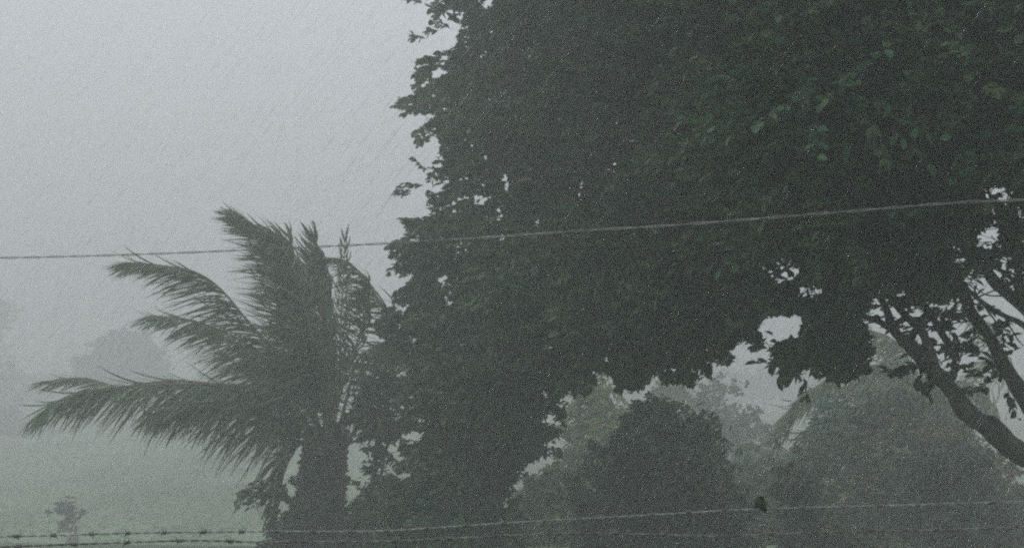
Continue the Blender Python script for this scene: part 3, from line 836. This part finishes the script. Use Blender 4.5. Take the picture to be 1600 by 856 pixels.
make_plant('slender_tree', 'pale tree seen in the gap under the near limb at the right', 'tree',
           [(1340, 900), (1345, 620), (1350, 570), (1376, 528), (1405, 520), (1430, 535), (1445, 580), (1450, 900)],
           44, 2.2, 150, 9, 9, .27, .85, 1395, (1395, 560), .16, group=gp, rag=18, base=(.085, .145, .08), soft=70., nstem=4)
make_plant('dome_tree', 'faint dome shaped tree far across the field behind the palm', 'tree',
           [(134, 622), (132, 580), (142, 545), (165, 522), (198, 511), (232, 518), (256, 540), (268, 575), (270, 622)],
           98, 4.2, 190, 9, 8, .56, 1.5, 200, (200, 560), .5, base=(.05, .075, .05), soft=60., nstem=3, spray_len=.7)
make_plant('edge_tree', 'faint tall tree cut off by the left edge of the picture', 'tree',
           [(-160, 640), (-150, 540), (-90, 470), (-30, 440), (0, 446), (14, 470), (10, 500), (4, 530), (16, 560), (26, 600), (30, 640)],
           112, 4.4, 160, 9, 8, .6, 1.5, -60, (-60, 520), .35, base=(.05, .075, .05), soft=60., nstem=3, spray_len=.7)
make_plant('low_bush', 'vague low bush out in the pale field between the weed and the palm', 'shrub',
           [(212, 850), (214, 815), (228, 798), (248, 792), (268, 800), (280, 820), (284, 850)],
           58, 1.0, 40, 7, 8, .3, .8, 248, (248, 815), .05, base=(.07, .10, .06), soft=50., nstem=3, rag=6)
make_plant('low_bush', 'vague bushes at the far left where the field meets the mist', 'shrub',
           [(-60, 690), (-60, 655), (-20, 632), (10, 628), (34, 640), (60, 648), (80, 668), (84, 690)],
           85, 1.8, 60, 7, 8, .4, 1.1, 0, (0, 660), .08, base=(.07, .10, .06), soft=50., nstem=3, rag=7)
def far_wood():
    poly = [(-700, 622), (-700, 585), (-300, 588), (0, 582), (60, 588), (120, 583), (300, 590), (420, 584), (560, 590), (700, 582), (900, 588), (1100, 580), (1400, 586), (2100, 580), (2300, 622)]
    c = crown_leaves(poly, 125, 5., 900, 7, 6, .8, 2., base=(.05, .07, .05), soft=40., spray_len=1.5)
    o = link_mesh('far_woods', crown_mesh('far_woods', c, twigs=False), [M_LEAF, M_TWIG])
    tag(o, 'far off belt of trees barely showing through the rain', 'woods', kind='stuff')
far_wood()

# weed and cut post in the field at the left
def build_weed():
    D = 31.0
    b = base_point(118, D)
    root = empty('tall_weed', b)
    tag(root, 'thin tall weed growing behind the cut post in the pale field', 'plant')
    stems = [[(118, 900), (112, 850), (104, 810), (96, 782)], [(118, 900), (124, 850), (122, 815), (130, 788)], [(120, 900), (150, 850), (138, 820), (130, 803)], [(117, 900), (100, 850), (88, 812)]]
    for s in stems:
        tube_obj('stem', [at(p[0], p[1], D) for p in s], [.009, .006, .003], M_TWIG, root, 14, 5)
    c = crown_leaves([(80, 800), (90, 782), (108, 776), (138, 782), (136, 800), (120, 812), (114, 832), (100, 834), (96, 815)], D, .4, 16, 4, 7, .15, .26,
                     base=(.06, .09, .05), soft=50., gapn=.6, spray_len=.15)
    o = link_mesh('foliage', crown_mesh('foliage', c, tw=.002), [M_LEAF, M_TWIG], root); o['kind'] = 'stuff'
build_weed()

def build_post(px, D, top_py, w_, label, h_bevel=.01):
    b = base_point(px, D); tp = at(px, top_py, D)
    b = np.array([tp[0], tp[1], b[2]])
    n = 12
    C = np.linspace(b - np.array([0, 0, .3]), tp, n)
    r = np.linspace(w_ * .55, w_ * .5, n); r[-1] *= .82
    V, F, T = tube(C, r, 9, .04)
    V[:, 0] += .01 * np.sin(V[:, 2] * 4)
    root = link_mesh('fence_post', np_mesh('fence_post', V, [F, T]), M_WOOD)
    return tag(root, label, 'post')
build_post(113, 30.0, 837, .36, 'short weathered cut post standing in the field below the weed')

# ------------------------------------------------------------------ wires
def twisted(pts, D, r, pitch, amp, mat, n=700, sides=5, jitter=.0):
    P = [at(a[0], a[1], a[2] if len(a) > 2 else D) for a in pts]
    C = spline(P, n)
    s = np.r_[0, np.cumsum(np.linalg.norm(np.diff(C, axis=0), axis=1))]
    T = norm(np.gradient(C, axis=0)); S = norm(np.cross(T, [0, 0, 1.])); U = np.cross(S, T)
    out = []
    ph = s / pitch * 2 * np.pi + jitter * np.sin(s * 2.3)
    for k in (0, np.pi):
        Q = C + amp * (np.cos(ph + k)[:, None] * S + np.sin(ph + k)[:, None] * U)
        out.append(tube(Q, r, sides))
    return C, s, out

def build_cable():
    pts = [(-500, 409, 7.0), (-200, 406, 6.7), (0, 403, 6.5), (200, 398, 6.3), (400, 390, 6.1), (610, 380, 5.9), (760, 371, 5.7), (900, 361, 5.5), (1050, 352, 5.3), (1280, 334, 5.1), (1480, 318, 4.9), (1600, 312, 4.8), (1900, 300, 4.5), (2300, 270, 4.2)]
    C, s, parts = twisted(pts, 6, .0025, .38, .0042, M_CABLE, n=900, sides=6, jitter=.9)
    b = C[450]
    root = empty('overhead_cable', b)
    tag(root, 'long twisted two strand cable crossing in front of the palm and big tree', 'cable')
    for V, F, T in parts:
        link_mesh('strand', np_mesh('strand', V, [F, T], smooth=True), M_CABLE, root)
build_cable()

def build_barbed(name_label, pts, D, spacing, seed, sag=0):
    C, s, parts = twisted(pts, D, .0017, .07, .0017, M_RUST, n=1400, sides=4)
    b = C[700]
    root = empty('barbed_wire', b)
    tag(root, name_label, 'barbed wire', 'barbed wires across the bottom of the view')
    for V, F, T in parts:
        link_mesh('strand', np_mesh('strand', V, [F, T], smooth=True), M_STEEL if seed % 2 else M_RUST, root)
    # one barb, shared mesh: a tight wrap with four points
    bp = []
    a = np.linspace(0, 6 * np.pi, 26)
    bp.append(tube(np.stack([np.linspace(-.008, .008, 26), .0055 * np.cos(a), .0055 * np.sin(a)], -1), .0018, 4))
    for sx, dy, dz in ((-.007, .5, 1), (-.005, -.6, -1), (.005, -.8, .8), (.007, .7, -.9)):
        d = np.array([0.25 * np.sign(sx), dy, dz]); d /= np.linalg.norm(d)
        bp.append(tube(np.array([[sx, 0, 0] + d * 0, [sx, 0, 0] + d * .009, [sx, 0, 0] + d * .019]), [.0018, .0016, .0004], 4))
    V, F = join(bp)
    me = np_mesh('barb', V, F); me.materials.append(M_RUST)
    r2 = random.Random(seed)
    x = .04
    while x < s[-1]:
        k = int(np.searchsorted(s, x)); k = min(k, len(C) - 2)
        p = C[k]; u, v = project(p)
        if -60 < u < 1660:
            o = bpy.data.objects.new('barb', me); col.objects.link(o); o.parent = root
            d = Vector(C[k + 1] - C[k]); q = d.to_track_quat('X', 'Z')
            o.rotation_euler = (q @ Matrix.Rotation(r2.uniform(0, 6.28), 3, 'X').to_quaternion()).to_euler()
            o.location = Vector(p - b)
        x += spacing * r2.uniform(.93, 1.07)
build_barbed('upper barbed wire, rising towards the right with the leaf caught on it',
             [(-400, 846), (-150, 841), (0, 838), (110, 835), (220, 832), (400, 830), (520, 830), (620, 828), (800, 816), (1000, 805), (1180, 795), (1400, 789), (1600, 783), (1800, 777), (2050, 766)], 3.5, .125, 3)
build_barbed('lower barbed wire, sagging near the bottom edge',
             [(-400, 868), (-150, 858), (0, 854), (60, 852), (140, 849), (300, 844), (400, 846), (600, 845), (700, 841), (860, 834), (1000, 834), (1120, 837), (1290, 831), (1450, 828), (1600, 823), (1800, 818), (2050, 806)], 3.3, .17, 4)

def caught_leaf():
    p = at(1186, 781, 3.49)
    V, F, T, k = [], [], [], 0
    # a crumpled lobed leaf: ring of points about a folded midrib
    n = 14
    prof = [(0, 0), (.25, .55), (.12, .62), (.45, .5), (.72, .75), (.7, .35), (1.05, .30), (1.2, 0)]
    pts = []
    for (a, w_) in prof: pts.append((a, w_))
    for (a, w_) in prof[-2:0:-1]: pts.append((a * .92, -w_ * .85))
    L = .052
    mid = [(.15 + .9 * i / 5) for i in range(6)]
    Vv = [np.array([w_ * L * .62, .012 * math.sin(5 * a + 3 * w_), -a * L + .3 * L]) for a, w_ in pts]
    c = np.array([.02 * L, -.010, -.45 * L])
    Vv.append(c)
    m = len(pts)
    F = np.array([[m, i, (i + 1) % m] for i in range(m)])
    Vv = np.array(Vv)
    ang = R(-25)
    rot = np.array([[math.cos(ang), 0, math.sin(ang)], [0, 1, 0], [-math.sin(ang), 0, math.cos(ang)]])
    Vv = Vv @ rot.T
    me = np_mesh('caught_leaf', Vv, F, np.tile([.03, .055, .022], (len(Vv), 1)))
    o = link_mesh('caught_leaf', me, M_LEAF)
    o.location = [float(a) for a in p]
    sm = o.modifiers.new('thickness', 'SOLIDIFY'); sm.thickness = .001
    tag(o, 'crumpled dark green leaf caught on the upper barbed wire', 'leaf')
caught_leaf()

# ------------------------------------------------------------------ rain
def build_rain():
    n = 17000
    D = 3.5 + 12 * rng.random(n) ** .7
    u = rng.uniform(-60, 1660, n); v = rng.uniform(-60, 910, n)
    P = at(u, v, D)
    d = norm(np.array([-.75, -.05, -1.0]) + rng.normal(0, .035, (n, 3)))
    L = (.07 + .26 * rng.random(n) ** 2)[:, None]
    r = rng.uniform(.0004, .0008, n)[:, None] * (1 + D[:, None] / 9)
    s1 = norm(np.cross(d, [0, 1., .1])); s2 = np.cross(d, s1)
    ring = [P + d * L * .55 + r * (math.cos(a) * s1 + math.sin(a) * s2) for a in (0, 2.094, 4.189)]
    V = np.stack([P, *ring, P + d * L], 1).reshape(-1, 3)
    i = np.arange(n) * 5
    F = np.vstack([np.stack([i, i + a, i + b], -1) for a, b in ((1, 2), (2, 3), (3, 1))] + [np.stack([i + 4, i + b, i + a], -1) for a, b in ((1, 2), (2, 3), (3, 1))])
    m, nn, o, p = mat_new('rain_water')
    p.inputs['Base Color'].default_value = (.95, .96, .97, 1)
    p.inputs['Roughness'].default_value = .22
    p.inputs['IOR'].default_value = 1.33
    p.inputs['Transmission Weight'].default_value = 1.0
    p.inputs['Alpha'].default_value = .4
    ob = link_mesh('rain', np_mesh('rain', V, F), m)
    tag(ob, 'fine wind driven rain slanting down to the left', 'rain', kind='stuff')
build_rain()

# ------------------------------------------------------------------ rain haze
def build_haze():
    x0, x1, y0, y1, z0, z1 = -980, 980, -940, 980, -2.0, 34
    V = np.array([(x, y, z) for x in (x0, x1) for y in (y0, y1) for z in (z0, z1)], float)
    F = np.array([[0, 1, 3, 2], [4, 6, 7, 5], [0, 4, 5, 1], [2, 3, 7, 6], [0, 2, 6, 4], [1, 5, 7, 3]])
    m = bpy.data.materials.new('rain_haze'); m.use_nodes = True
    n = m.node_tree; n.nodes.clear()
    o = n.nodes.new('ShaderNodeOutputMaterial')
    pv = n.nodes.new('ShaderNodeVolumePrincipled')
    pv.inputs['Color'].default_value = (.955, .96, .972, 1)
    pv.inputs['Density'].default_value = 0.018
    pv.inputs['Anisotropy'].default_value = 0.0
    n.links.new(pv.outputs['Volume'], o.inputs['Volume'])
    tag(link_mesh('haze', np_mesh('haze', V, F), m), kind='stuff')
build_haze()
